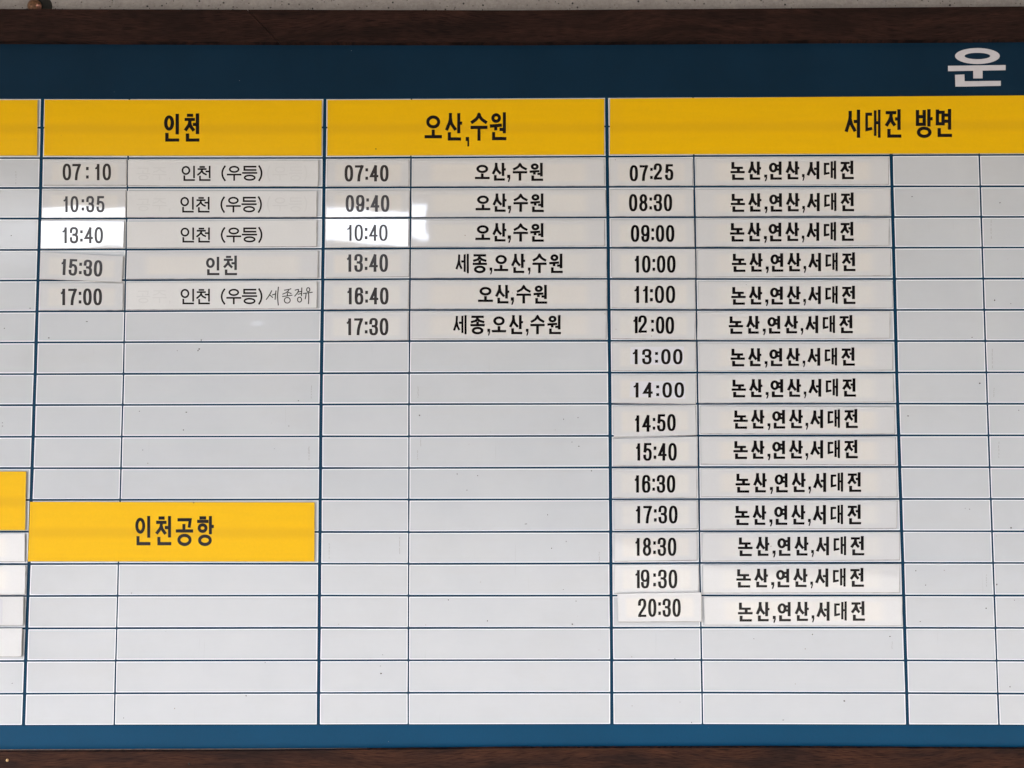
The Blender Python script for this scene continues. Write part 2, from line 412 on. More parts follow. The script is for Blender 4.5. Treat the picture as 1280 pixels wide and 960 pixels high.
# small dirt flecks and upright scratches that the photograph shows on the white sheets
FL = [(251.7,425.2,1.1,.9),(249,436.2,1.3,1.0),(247.5,438.2,.8,.8),(221.5,438.3,.5,.5),(108.5,402,1.3,.6),(37.5,385.3,.8,.7),(5.5,410.3,.7,.6),(232.8,515.3,1.1,.6),(229.3,537.5,.8,.7),(178.5,562.5,.5,.6),
      (174.3,514,.6,.5),(3,532.6,.7,.6),(3,528.5,.5,.6),(373,501,.8,.5),(361,532.5,.6,.6),(343,561,.5,.4),(571.5,592.5,.9,.7),(597,594.5,.7,.6),(164.5,741.3,.9,.6),(154.5,897.5,.5,.6),(307.7,869.8,.9,.7),
      (15.3,854.2,.6,.6),(560.5,749.8,.6,.8),(609.3,776,.7,.9),(478.3,818.5,.6,.6),(475.5,832.5,.7,.5),(476.2,841.7,1,1.1),(331.5,828.2,.7,.6),(704.5,524,.7,.7),(722.5,522,.6,.8),(723.5,557.8,.9,.8),(715,552.5,.5,.6),
      (657.5,655,1.8,.5),(684.5,643.5,.6,.9),(689.3,685.3,.8,.7),(739.5,588.5,.9,.7),(720,751.3,.7,.6),(715.5,780.2,1.1,1.0),(704,737,.6,.5),(864.5,903,.5,.8),(850,877.5,.4,.4),(843.5,823.3,1.2,.4),(942.3,798.5,.6,.6),
      (1140,245.8,.9,.8),(1250,253.5,.8,.8),(1243.3,375.2,.9,.9),(1263.5,379.5,.5,.6),(1215,421.8,.7,.6),(1206.5,635.5,.5,.6),(1212,636.5,.6,.5),(1144.7,713.5,.8,.7),(1157,731.3,.7,.7),(1150.3,777,.9,.7),
      (1112.3,795.7,1,.8),(1262.5,858.5,.7,.9),(1268,750.2,.7,.6),(979,900,1,.5),(1015.5,793,.9,.8),(1246,730.5,.9,1.2),(1232.7,760.3,.8,.8),(1273.5,512.8,.6,.6),(52,216,.5,.4),(14,294.5,.8,.7)]
fv, ff = [], []
for x, y, a_, b_ in FL:
    k0 = len(fv); q0 = random.uniform(0, 3)
    for k in range(7):
        t_ = k / 7 * 2 * math.pi; rr = random.uniform(.65, 1.2)
        fv.append(at(x + a_ * rr * math.cos(t_ + q0), y + b_ * rr * math.sin(t_ + q0), .00056))
    fv.append(at(x, y, .0009))
    for k in range(7): ff.append((k0 + k, k0 + 7, k0 + (k + 1) % 7))
o = mesh_obj('dirt_flecks', fv, ff, flat('dirt', (.05, .038, .028), .8), board); o['kind'] = 'stuff'
fv, ff = [], []
for x, y0, y1 in [(389.2,482,499),(522.6,483,499),(386.3,558,576),(411.4,679,700),(499.5,671,694),(525.8,548,558),(522,563,575),(1248.5,552,575),(1240.3,436,462),(1239,275,300),(1276.5,340,352),(1233,718,734),(749,690,704),(1115,802,812),(1242.5,485,497),(385.5,560,568),(20,214,231)]:
    n = 5
    for k in range(n):
        ya = lerp(y0, y1, k / n); yb = lerp(y0, y1, (k + random.uniform(.4, .95)) / n); xx = x + random.uniform(-.25, .25); k0 = len(fv)
        fv += [at(xx - .22, ya, .00056), at(xx - .22, yb, .00056), at(xx + .22, yb, .00056), at(xx + .22, ya, .00056)]; ff.append((k0, k0 + 1, k0 + 2, k0 + 3))
o = mesh_obj('scratches', fv, ff, flat('scratched_vinyl', (.33, .31, .29), .7), board); o['kind'] = 'stuff'

# ------------------------------------------------------------------ lettering
# A glyph is a list of strokes in its own box, u to the right and v downwards, both 0..1 between the centre lines of the
# outermost strokes. ('l', pts) straight strokes, ('c', pts) smooth stroke, ('o', cu, cv, ru, rv[, power]) ring, ('p', pts) filled shape.
def L(*p): return ('l', [(p[i], p[i + 1]) for i in range(0, len(p), 2)])
def S(*p): return ('c', [(p[i], p[i + 1]) for i in range(0, len(p), 2)])
G = {
 '논': [L(.08,0,.08,.30,.84,.30), L(.57,.40,.57,.57), L(0,.57,1,.57), L(.14,.79,.14,1,.93,1)],
 '산': [S(.25,0,.22,.25,0,.58), S(.27,.20,.34,.38,.58,.58), L(.865,0,.865,.70), L(.865,.35,1,.35), L(.17,.79,.17,1,.92,1)],
 ',': [('p', [(0,0),(1,0),(1,.52),(.62,1),(.18,1),(.52,.46),(0,.46)])],
 '，': [('p', [(0,0),(1,0),(1,1),(.48,1),(.48,.43),(0,.43)])],
 '수': [S(.5,0,.33,.17,.03,.30), S(.5,0,.67,.17,.97,.30), L(0,.52,1,.52), L(.5,.52,.5,1)],
 '오': [('o', .5, .25, .38, .25), L(.5,.72,.5,.96), L(0,1,1,1)],
 '원': [('o', .35, .17, .245, .13), L(0,.49,.66,.46), L(.32,.48,.32,.60), L(.72,.63,.95,.63), L(.965,0,.965,.72), L(.16,.80,.16,1,1,1)],
 '인': [('o', .285, .31, .285, .245), L(.98,0,.98,.71), L(.10,.77,.10,1,1,1)],
 '천': [L(.22,.015,.46,.015), L(.02,.18,.62,.18), S(.33,.20,.27,.38,0,.57), S(.33,.34,.40,.45,.60,.58), L(.72,.38,.97,.38), L(.985,0,.985,.70), L(.12,.80,.12,1,1,1)],
 '공': [L(.12,.02,.90,.02,.84,.27), L(.46,.25,.46,.46), L(0,.465,1,.465), ('o', .5, .82, .39, .18)],
 '항': [L(.17,.01,.44,.01), L(0,.14,.62,.14), ('o', .29, .39, .25, .12), L(.86,0,.86,.56), L(.86,.33,1,.33), ('o', .46, .845, .39, .155)],
 '서': [S(.30,.05,.27,.32,0,.76), S(.31,.34,.42,.53,.66,.75), L(.74,.41,.97,.41), L(1,0,1,1)],
 '대': [L(.33,.12,.0,.12,.0,.74,.34,.70), L(.68,.03,.68,.93), L(1,0,1,1), L(.68,.46,1,.46)],
 '전': [L(.02,.07,.60,.07), S(.33,.10,.26,.30,0,.54), S(.34,.30,.40,.42,.55,.53), L(.76,.32,.95,.32), L(.95,0,.95,.69), L(.15,.78,.15,1,1,1)],
 '방': [L(.0,.03,.0,.53,.50,.53,.50,.03), L(0,.23,.50,.23), ('o', .5, .84, .42, .16), L(.85,0,.85,.55), L(.85,.31,1,.31)],
 '면': [L(0,.07,.44,.07,.44,.53,0,.53,0,.02), L(.62,.18,.93,.18), L(.62,.43,.93,.43), L(.94,0,.94,.70), L(.14,.77,.14,1,1,1)],
 '연': [('o', .29, .31, .29, .235), L(.62,.19,.96,.19), L(.62,.43,.96,.43), L(.98,0,.98,.70), L(.15,.78,.15,1,1,1)],
 '세': [S(.22,.04,.18,.38,0,.77), S(.23,.42,.28,.58,.40,.75), L(.50,.38,.72,.38), L(.72,.03,.72,.92), L(1,0,1,1)],
 '종': [L(.08,0,.92,0), S(.5,.03,.38,.22,.04,.31), S(.5,.14,.66,.24,.96,.31), L(.5,.36,.5,.50), L(0,.51,1,.51), ('o', .5, .84, .39, .16)],
 # lighter, rounder letters of the printed strips
 '인t': [('o', .30, .28, .30, .27), L(1,0,1,.80), L(.16,.72,.16,1,1,1)],
 '천t': [L(.20,.02,.52,.02), L(.04,.18,.66,.18), S(.36,.20,.26,.40,0,.60), S(.35,.34,.46,.48,.68,.58), L(.72,.36,1,.36), L(1,0,1,.80), L(.17,.74,.17,1,1,1)],
 '우t': [('o', .5, .20, .34, .20), L(0,.60,1,.60), L(.5,.60,.5,1)],
 '등t': [L(.94,0,.10,0,.10,.25,.94,.25), L(0,.47,1,.47), ('o', .5, .83, .38, .17)],
 '공t': [L(.1,0,.88,0,.84,.30), L(.46,.24,.46,.46), L(0,.465,1,.465), ('o', .5, .82, .36, .18)],
 '주t': [L(.08,0,.92,0), S(.5,.02,.38,.24,.04,.36), S(.5,.10,.66,.26,.96,.36), L(0,.58,1,.58), L(.5,.58,.5,1)],
 '(': [S(1,0,.3,.22,0,.5,.3,.78,1,1)], ')': [S(0,0,.7,.22,1,.5,.7,.78,0,1)],
 # digits
 '0': [('o', .5, .5, .5, .5, 2.5)],
 '1': [L(1,0,1,1), ('f', [(0,.25),(.55,.20),(.95,.04)])],
 '2': [S(0,.30,.05,.12,.24,.015,.5,0,.78,.02,.96,.13,1,.28,.90,.44,.56,.64,.18,.84,.03,1), L(.03,1,1,1)],
 '3': [S(0,.27,.05,.09,.25,.01,.5,0,.77,.02,.95,.12,.96,.26,.88,.39,.68,.46,.42,.465), S(.42,.465,.74,.49,.96,.59,1,.73,.94,.89,.76,.98,.5,1,.23,.98,.05,.89,0,.72)],
 '4': [L(.76,0,0,.70,1,.70), L(.76,0,.76,1)],
 '5': [L(.93,0,.14,0,.07,.46), S(.07,.46,.25,.37,.5,.34,.82,.39,.98,.52,1,.67,.95,.87,.77,.98,.5,1,.23,.98,.05,.89,0,.75)],
 '6': [S(.96,.25,.90,.09,.72,.01,.5,0,.22,.03,.05,.20,0,.48,0,.66,.05,.87,.24,.985,.5,1,.78,.98,.95,.87,1,.69,.94,.51,.77,.41,.5,.39,.22,.43,.03,.58)],
 '7': [L(0,0,1,0), S(1,0,.70,.34,.50,.66,.42,1)],
 '8': [('o', .5, .235, .43, .235), ('o', .5, .735, .5, .265)],
 ':': [('p', [(0,0),(1,0),(1,.27),(0,.27)]), ('p', [(0,.73),(1,.73),(1,1),(0,1)])],
}
G['9'] = [('c', [(1 - a, 1 - b) for a, b in G['6'][0][1]])]
def smooth(pts, n=6):
    out = []; P = [pts[0]] + list(pts) + [pts[-1]]
    for i in range(1, len(P) - 2):
        p0, p1, p2, p3 = P[i - 1], P[i], P[i + 1], P[i + 2]
        for k in range(n):
            t = k / n
            out.append(tuple(.5 * (2 * p1[a] + (p2[a] - p0[a]) * t + (2 * p0[a] - 5 * p1[a] + 4 * p2[a] - p3[a]) * t * t + (3 * p1[a] - p0[a] - 3 * p2[a] + p3[a]) * t ** 3) for a in (0, 1)))
    out.append(tuple(pts[-1])); return out
def ribbon(pts, tv, th, closed=False, cap=True):
    """outline quads of a stroke; thickness tv where it runs upright and th where it runs level"""
    n = len(pts); quads = []; Lf, Rt = [], []
    def dirn(a, b):
        d = (b[0] - a[0], b[1] - a[1]); l = math.hypot(*d) or 1e-9; return (d[0] / l, d[1] / l)
    pts = list(pts)
    if cap and not closed:
        for e, (a, b) in ((0, (1, 0)), (-1, (-2, -1))):
            d = dirn(pts[a], pts[b]); k = .5 * math.hypot(d[0] * tv, d[1] * th)
            pts[e] = (pts[e][0] + d[0] * k, pts[e][1] + d[1] * k)
    for i in range(n):
        if closed: d0, d1 = dirn(pts[i - 1], pts[i]), dirn(pts[i], pts[(i + 1) % n])
        else: d0 = dirn(pts[max(i - 1, 0)], pts[max(i, 1)]); d1 = dirn(pts[min(i, n - 2)], pts[min(i + 1, n - 1)])
        def half(d): return .5 * math.hypot(d[1] * tv, d[0] * th)
        n0, n1 = (-d0[1], d0[0]), (-d1[1], d1[0]); h0, h1 = half(d0), half(d1)
        det = d0[0] * d1[1] - d0[1] * d1[0]
        if abs(det) > .2:       # mitre: meet the two offset lines
            pr = []
            for s in (1, -1):
                a = (pts[i][0] + n0[0] * h0 * s, pts[i][1] + n0[1] * h0 * s); b = (pts[i][0] + n1[0] * h1 * s, pts[i][1] + n1[1] * h1 * s)
                t = ((b[0] - a[0]) * d1[1] - (b[1] - a[1]) * d1[0]) / det
                q = (a[0] + d0[0] * t, a[1] + d0[1] * t)
                ql = math.hypot(q[0] - pts[i][0], q[1] - pts[i][1]); mx = 2.2 * max(h0, h1)
                if ql > mx: q = (pts[i][0] + (q[0] - pts[i][0]) * mx / ql, pts[i][1] + (q[1] - pts[i][1]) * mx / ql)
                pr.append(q)
            Lf.append(pr[0]); Rt.append(pr[1])
        else:
            m = (n0[0] + n1[0], n0[1] + n1[1]); l = math.hypot(*m) or 1; m = (m[0] / l, m[1] / l); h = (h0 + h1) / 2
            Lf.append((pts[i][0] + m[0] * h, pts[i][1] + m[1] * h)); Rt.append((pts[i][0] - m[0] * h, pts[i][1] - m[1] * h))
    for i in range(n if closed else n - 1):
        k = (i + 1) % n; quads.append([Lf[i], Rt[i], Rt[k], Lf[k]])
    return quads
def glyph(ch, x0, y0, x1, y1, tv, th):
    """list of strokes, each a list of polygons, in photograph pixels"""
    if ch in '대세': tv *= .78; th *= .95        # two stems side by side: each is thinner
    w_, h_ = x1 - x0 - tv, y1 - y0 - th
    def M(u, v): return (x0 + tv / 2 + u * w_, y0 + th / 2 + v * h_)
    out = []
    for s in G[ch]:
        if s[0] == 'p': out.append([[(x0 + u * (x1 - x0), y0 + v * (y1 - y0)) for u, v in s[1]]])
        elif s[0] == 'l': out.append(ribbon([M(*p) for p in s[1]], tv, th))
        elif s[0] == 'c': out.append(ribbon(smooth([M(*p) for p in s[1]]), tv, th))
        elif s[0] == 'f': out.append(ribbon(smooth([M(*p) for p in s[1]]), tv * .8, th * .75, cap=False))
        else:
            pw = s[5] if len(s) > 5 else 2.0; pts = []
            for k in range(32):
                t = k / 32 * 2 * math.pi; c_, s_ = math.cos(t), math.sin(t)
                pts.append(M(s[1] + s[3] * math.copysign(abs(c_) ** (2 / pw), c_), s[2] + s[4] * math.copysign(abs(s_) ** (2 / pw), s_)))
            out.append(ribbon(pts, tv, th, closed=True))
    return out
def lettering(name, strokes, hfun, m, parent, rot=0.0, wob=0.0):
    pts = [p for s in strokes for poly in s for p in poly]
    cx = (min(p[0] for p in pts) + max(p[0] for p in pts)) / 2; cy = (min(p[1] for p in pts) + max(p[1] for p in pts)) / 2
    ca, sa = math.cos(R(rot)), math.sin(R(rot))
    vs_, fs = [], []
    for k, s in enumerate(strokes):
        for poly in s:
            idx = []
            for x, y in poly:
                dx, dy = x - cx, y - cy; X, Y = cx + dx * ca - dy * sa, cy + dx * sa + dy * ca
                idx.append(len(vs_)); vs_.append(at(X, Y, hfun(X, Y) + .00010 + .000012 * (k % 5)))
            ar = sum(poly[i][0] * poly[(i + 1) % len(poly)][1] - poly[(i + 1) % len(poly)][0] * poly[i][1] for i in range(len(poly)))
            fs.append(idx[::-1] if ar > 0 else idx)
    return mesh_obj(name, vs_, fs, m, parent)

# letter positions inside a phrase: (glyph, x0, y0, x1, y1) in the phrase's own units
PH = {
 'nys': [('논',78,85,207,257),('산',237,80,355,255),(',',383,205,410,268),('연',425,80,542,255),('산',578,78,700,252),(',',724,200,748,264),('서',768,77,882,250),('대',922,74,1033,248),('전',1072,72,1193,250)],
 'sos': [('세',48,46,188,250),('종',228,50,380,250),(',',408,190,437,262),('오',455,58,606,228),('산',640,45,786,248),(',',815,190,843,262),('수',862,46,1014,248),('원',1042,44,1186,248)],
 'os': [('오',592,628,648,686),('산',657,620,709,692),(',',714,668,726,697),('수',735,622,790,692),('원',799,620,850,693)],
 'osH': [('오',118,150,348,455),('산',395,118,615,485),('，',662,437,707,562),('수',725,118,950,487),('원',982,108,1200,480)],
 'inH': [('인',820,569,896,706),('천',922,567,997,706)],
 'airH': [('인',98,108,300,500),('천',372,108,576,500),('공',637,130,868,510),('항',920,108,1143,510)],
 'sdjH': [('서',52,102,215,403),('대',270,102,433,402),('전',485,98,655,402),('방',810,97,990,405),('면',1023,95,1197,395)],
 'in': [('인',170,222,512,704),('천',615,190,958,704)],
 'inT': [('인t',45,62,163,194),('천t',183,62,302,194),('(',398,60,437,196),('우t',447,62,577,193),('등t',583,62,717,193),(')',727,58,763,196)],
 'ghost': [('공t',520,638,572,686),('주t',580,636,634,686),(',',642,676,648,690)],
 'ghost2': [('(',1020,630,1032,690),('우t',1040,634,1095,686),('등t',1100,634,1150,688),(')',1156,630,1168,690)],
}
def phrase(key, x0, y0, x1, y1, tv, th):
    P = PH[key]; a = min(p[1] for p in P); b = min(p[2] for p in P); c_ = max(p[3] for p in P); d = max(p[4] for p in P)
    fx = lambda x: x0 + (x - a) / (c_ - a) * (x1 - x0); fy = lambda y: y0 + (y - b) / (d - b) * (y1 - y0)
    out = []
    for g, ax, ay, bx, by in P: out += glyph(g, fx(ax), fy(ay), fx(bx), fy(by), tv, th)
    return out
def clock(txt, x0, y0, x1, y1, tv=3.55, th=2.9, gaps=None, dy=(0, 0, 0, 0, 0), wide=False):
    W = {'1': .66, ':': .31}
    gp = gaps or [.21 + (.14 if txt[0] == '1' else 0), .22, .20, .19]
    ws = [W.get(c_, 1.0) for c_ in txt]; tot = sum(ws) + sum(gp); k = (x1 - x0) / tot; x = x0; out = []
    hd = y1 - y0 - (max(dy) - min(dy))
    for i, c_ in enumerate(txt):
        ya = y0 - min(dy) + dy[i]; yb = ya + hd
        if c_ == ':': ya, yb = ya + hd * .20, yb - hd * .11
        if c_ in '147': ya += hd * .02; yb -= hd * .01
        out += glyph(c_, x, ya, x + ws[i] * k, yb, tv, th)
        x += (ws[i] + (gp[i] if i < 4 else 0)) * k
    return out

# ------------------------------------------------------------------ plates
def plate(kind, label, cat, group, quad, m=None, h0=.0005, t=.0014, tilt=.0004, seedn=None, side=True, bow=0.0):
    cx = (quad[2][0] + quad[3][0]) / 2; cy = (quad[2][1] + quad[3][1]) / 2
    e = thing(kind, label, cat, at(cx, cy, h0), group)
    rn = random.Random(str(quad)); t = t * 1.35
    hs = [rn.uniform(0, tilt) for _ in range(4)]
    b = bow if bow else rn.uniform(-.00008, .00008)
    sheet('sheet', quad, h0, h0 + t, m or M_PLATE, e, side=M_PLATE_SIDE if side else None, hs=hs, nx=8, ny=1, bow=b, shade_rim=M_SHADE_RIM_Y if m is M_YEL else M_GRIME)  # shade_rim: shadow painted into the bottom and right edges
    tl, tr, br, bl = quad
    def H(x, y):
        u = min(1, max(0, (x - (tl[0] + bl[0]) / 2) / ((tr[0] + br[0]) / 2 - (tl[0] + bl[0]) / 2)))
        yt = lerp(tl[1], tr[1], u); yb = lerp(bl[1], br[1], u); v = min(1, max(0, (y - yt) / (yb - yt)))
        # follow the faceted surface of the sheet
        k = min(7, int(u * 8)); ua, ub = k / 8, (k + 1) / 8
        bw = lerp(4 * ua * (1 - ua), 4 * ub * (1 - ub), (u - ua) * 8)
        return h0 + t + lerp(lerp(hs[0], hs[1], u), lerp(hs[3], hs[2], u), v) + b * bw + .00004
    return e, H
def Q(*p): return [(p[0], p[1]), (p[2], p[3]), (p[4], p[5]), (p[6], p[7])]

# yellow headers
HG = 'yellow heading plates'
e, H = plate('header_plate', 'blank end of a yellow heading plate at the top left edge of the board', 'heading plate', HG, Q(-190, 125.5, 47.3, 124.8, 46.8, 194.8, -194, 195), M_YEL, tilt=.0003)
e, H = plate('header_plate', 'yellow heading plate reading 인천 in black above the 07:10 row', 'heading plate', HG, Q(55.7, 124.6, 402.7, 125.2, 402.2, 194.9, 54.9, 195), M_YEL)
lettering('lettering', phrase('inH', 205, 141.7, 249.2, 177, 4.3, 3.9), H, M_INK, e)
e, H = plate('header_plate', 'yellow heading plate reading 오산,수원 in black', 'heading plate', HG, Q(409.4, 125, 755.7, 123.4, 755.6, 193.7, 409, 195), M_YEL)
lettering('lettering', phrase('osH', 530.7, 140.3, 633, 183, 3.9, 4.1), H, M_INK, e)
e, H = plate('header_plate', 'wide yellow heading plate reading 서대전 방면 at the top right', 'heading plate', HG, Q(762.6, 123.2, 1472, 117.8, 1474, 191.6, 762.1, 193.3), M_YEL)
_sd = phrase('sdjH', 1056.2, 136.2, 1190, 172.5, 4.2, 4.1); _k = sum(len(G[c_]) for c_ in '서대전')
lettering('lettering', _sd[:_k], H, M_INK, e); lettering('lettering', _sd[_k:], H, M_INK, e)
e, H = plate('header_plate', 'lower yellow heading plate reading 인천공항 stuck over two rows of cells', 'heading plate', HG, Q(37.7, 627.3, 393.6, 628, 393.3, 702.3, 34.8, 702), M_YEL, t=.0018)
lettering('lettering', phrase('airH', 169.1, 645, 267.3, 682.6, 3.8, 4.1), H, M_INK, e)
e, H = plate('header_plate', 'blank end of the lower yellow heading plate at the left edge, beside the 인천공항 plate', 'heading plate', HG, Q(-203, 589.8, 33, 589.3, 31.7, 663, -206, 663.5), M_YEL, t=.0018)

# blank plates at the left edge
BG = 'blank ends of white plates at the left edge'
for lab, q, t in (('blank white plate end just below the yellow plate at the left edge', Q(-203, 667.6, 31.4, 667, 31.2, 702.4, -205, 703), .0016),
                  ('blank white plate end in the second row below the left yellow plate', Q(-203, 707.3, 32.2, 706.6, 31.6, 743.4, -206, 744), .0014),
                  ('blank white plate end with a bluish paper corner at the left edge', Q(-207, 746.5, 29.7, 745.8, 29.2, 782, -208, 782.6), .0024),
                  ('lowest blank white plate end at the left edge, casting a thin shadow', Q(-209, 786, 28, 785.3, 27, 821.2, -210, 822), .0026)):
    e, H = plate('blank_plate', lab, 'plate', BG, q, M_MATT if t > .002 else M_PLATE, t=t)
    if 'bluish' in lab:
        sheet('paper_patch', Q(-120, 748.5, 3.3, 748.2, 3.0, 780.6, -120, 781), H(0, 760) - .0002, H(0, 760) + .0003, M_PAPER, e)

TG = 'white time plates'
# (text, quad, text box, options)
times = [
 ('07:10', Q(55.0,199.7,158.3,199.6,158.3,231.8,54.8,231.8), (78.3,204.5,138.8,225.5), dict(gaps=[.15,.62,.62,.37], tv=3.2), 'left of the first 인천 (우등) strip', {}),
 ('10:35', Q(53.6,237.8,157.4,237.8,157.0,272.2,53.0,272.6), (78,245,130.5,265.5), dict(gaps=[.35,.40,.27,.28], tv=3.0), 'half lit by a reflection', {}),
 ('13:40', Q(51.5,276.2,155.5,277,154.6,310.6,51.0,311), (76.5,283.7,128.7,304.3), dict(tv=3.0), 'glossy, in the left column left of 인천 (우등)', {}),
 ('15:30', Q(50.7,315,154.5,320.5,152.3,353.3,49.8,349), (75,324.3,128,345.0), dict(), 'stuck on at a slant', dict(t=.0022, tilt=.0001)),
 ('17:00', Q(50,353.6,154.5,354.2,153.7,388,49.2,388.2), (74.3,360.5,127.5,381.7), dict(), 'below the slanted 15:30 plate', {}),
 ('07:40', Q(409.2,199.6,511.5,199.5,511.5,233,408.7,233.2), (430.7,206.2,485.7,227), dict(), 'top of the middle time column', {}),
 ('09:40', Q(408.3,238,512,237.9,511.9,271.2,407.7,271.9), (432,243.7,486.7,265), dict(), 'second in the middle time column', {}),
 ('10:40', Q(407.6,274,511.2,274,510.7,308.8,407.3,309.9), (432.5,280.7,484.5,301.3), dict(tv=2.8, th=2.2), 'washed white by a reflection', {}),
 ('13:40', Q(407.4,313.2,512,311.9,511.2,346.2,407.2,347.6), (432,317.5,485,340), dict(), 'left of the upper 세종,오산,수원 strip', dict(t=.0019)),
 ('16:40', Q(406.3,351.4,511.0,351,510.7,386.3,405.9,387), (432.5,359.2,485.7,380.7), dict(), 'fifth in the middle time column', {}),
 ('17:30', Q(405.8,390.4,510.7,389.9,510,425.4,405.6,426.3), (431.7,397.5,485.5,419.2), dict(), 'lowest of the middle time column', dict(t=.0016)),
 ('07:25', Q(762,198.4,866,198.2,866.3,232.3,761.8,232.6), (787,204.2,841.7,226.7), dict(dy=(1.6,1.3,.9,-.6,.4), gaps=[.19,.25,.10,.35]), 'with its 2 stuck on higher than the other digits', {}),
 ('08:30', Q(762.3,237.2,866.8,236.8,867.2,270.4,762.4,270.8), (786.2,242.5,840.2,264.2), dict(), 'second in the right time column', {}),
 ('09:00', Q(763.9,275,867.6,274,868.4,308.8,764.5,308.8), (788.5,281.2,843,302.5), dict(), 'third in the right time column', {}),
 ('10:00', Q(764.6,312,869,311.3,869.6,347.2,765.1,347.3), (791.7,319.2,844.5,341), dict(), 'fourth in the right time column', {}),
 ('11:00', Q(764,350.3,869,350.2,869.3,386,764.3,385.3), (791.2,357,844,379), dict(gaps=[.27,.24,.20,.19]), 'fifth in the right time column', {}),
 ('12:00', Q(764.2,388.8,869.8,390,868.9,425,764.3,423.6), (790,394.2,842.7,417.5), dict(gaps=[.06,.50,.22,.12], dy=(0,-.9,.2,.3,.7)), 'with its 1 and 2 squeezed together', dict(t=.0020)),
 ('13:00', Q(764.7,428.5,870.2,427.3,869.5,463.5,764.7,463.8), (789.2,436.2,853.2,455.5), dict(tv=3.6, th=2.9, gaps=[.47,.36,.33,.25]), 'printed on a small paper sticker', dict(t=.0018)),
 ('14:00', Q(765.2,468.3,870.3,468,870,505.4,765.2,504), (790.2,477.8,855.1,497.2), dict(tv=3.6, th=2.9, gaps=[.47,.36,.33,.25]), 'printed on a tilted paper sticker', {}),
 ('14:50', Q(766.2,507.8,869.6,506.8,870.8,544.2,767.2,546.8), (792,517.5,844.7,540.2), dict(dy=(.7,.4,0,-.3,-.6)), 'sagging a little towards the left', dict(t=.0018)),
 ('15:40', Q(766.2,548.6,871.6,546,872.1,582.6,766,582.8), (793.2,553.7,846,576), dict(), 'tenth in the right time column', {}),
 ('16:30', Q(766.4,586,871.3,585.7,871.4,622.2,766.3,622.5), (791.7,593.7,844.2,616), dict(), 'eleventh in the right time column', {}),
 ('17:30', Q(767.6,626.6,871.8,626,871.9,661.4,768.2,662.4), (793,632,847,654.5), dict(), 'in the right column above 18:30', dict(t=.0019)),
 ('18:30', Q(768,666.3,871.5,666,871.7,700.5,768.2,702.3), (792.5,672,845.5,695), dict(), 'third from the bottom of the right time column', dict(t=.0019)),
 ('19:30', Q(768,706.3,873.6,705.7,873.4,741.8,768,742.4), (792.5,712,846.7,735.5), dict(gaps=[.10,.42,.24,.19]), 'partly under the 20:30 plate', {}),
 ('20:30', Q(771.7,742,877,740.5,877.5,777.3,773,777.8), (797.5,748.2,851,771.2), dict(), 'shifted up and right, overlapping its neighbours', dict(h0=.0026, t=.0020)),
]
for txt, q, bx, opt, where, popt in times:
    e, H = plate('time_plate', 'white time plate reading %s, %s' % (txt, where), 'time plate', TG, q, **popt)
    rot = 2.4 if txt == '15:30' else 0.0
    if txt in ('13:00', '14:00'):
        pq = Q(788.2,433.7,855,433,854.2,456.5,787.5,455.5) if txt == '13:00' else Q(787.9,476.8,857,476,856.7,498.7,787,496.2)
        hp = H(820, pq[0][1] + 10)
        pt = sheet('paper_sticker', pq, hp - .0002, hp + .00035, M_PAPER, e)
        lettering('lettering', clock(txt, *bx, **opt), lambda x, y: hp + .00036, M_INKB, pt)
    else:
        lettering('lettering', clock(txt, *bx, **opt), H, M_INK_GLARE if bx[0] < 500 else M_INK, e, rot=rot)

DG = 'white destination strips'
# first column: printed strips, one vinyl strip
rows1 = [
 (Q(160,199.8,398.5,200.6,397.9,233.6,159.7,232.2), 'inT', (227,206.7,328,226.4), 'topmost, right of the 07:10 plate', M_MATT, 2.15, True),
 (Q(158.6,238.6,396.4,239,396.2,271.6,158.5,272), 'inT', (225.4,245.4,327.4,266.0), 'second, right of the 10:35 plate', M_MATT, 2.15, True),
 (Q(158.5,277.2,396.4,275.2,396.0,308.4,158.6,310.3), 'inT', (225.7,283.8,328,303.5), 'right of the glossy 13:40 plate', M_MATT, 2.15, False),
 (Q(158.9,314.9,398,313.3,397.5,347.9,158.7,349), 'in', (257.5,319.4,296.3,344), 'right of the slanted 15:30 plate', M_PLATE, 3.2, False),
 (Q(158.1,353.2,396.6,351.8,396.2,385.5,157.8,387.6), 'inT', (225.7,360.4,328,380.7), 'right of the 17:00 plate', M_MATT, 2.15, True)]
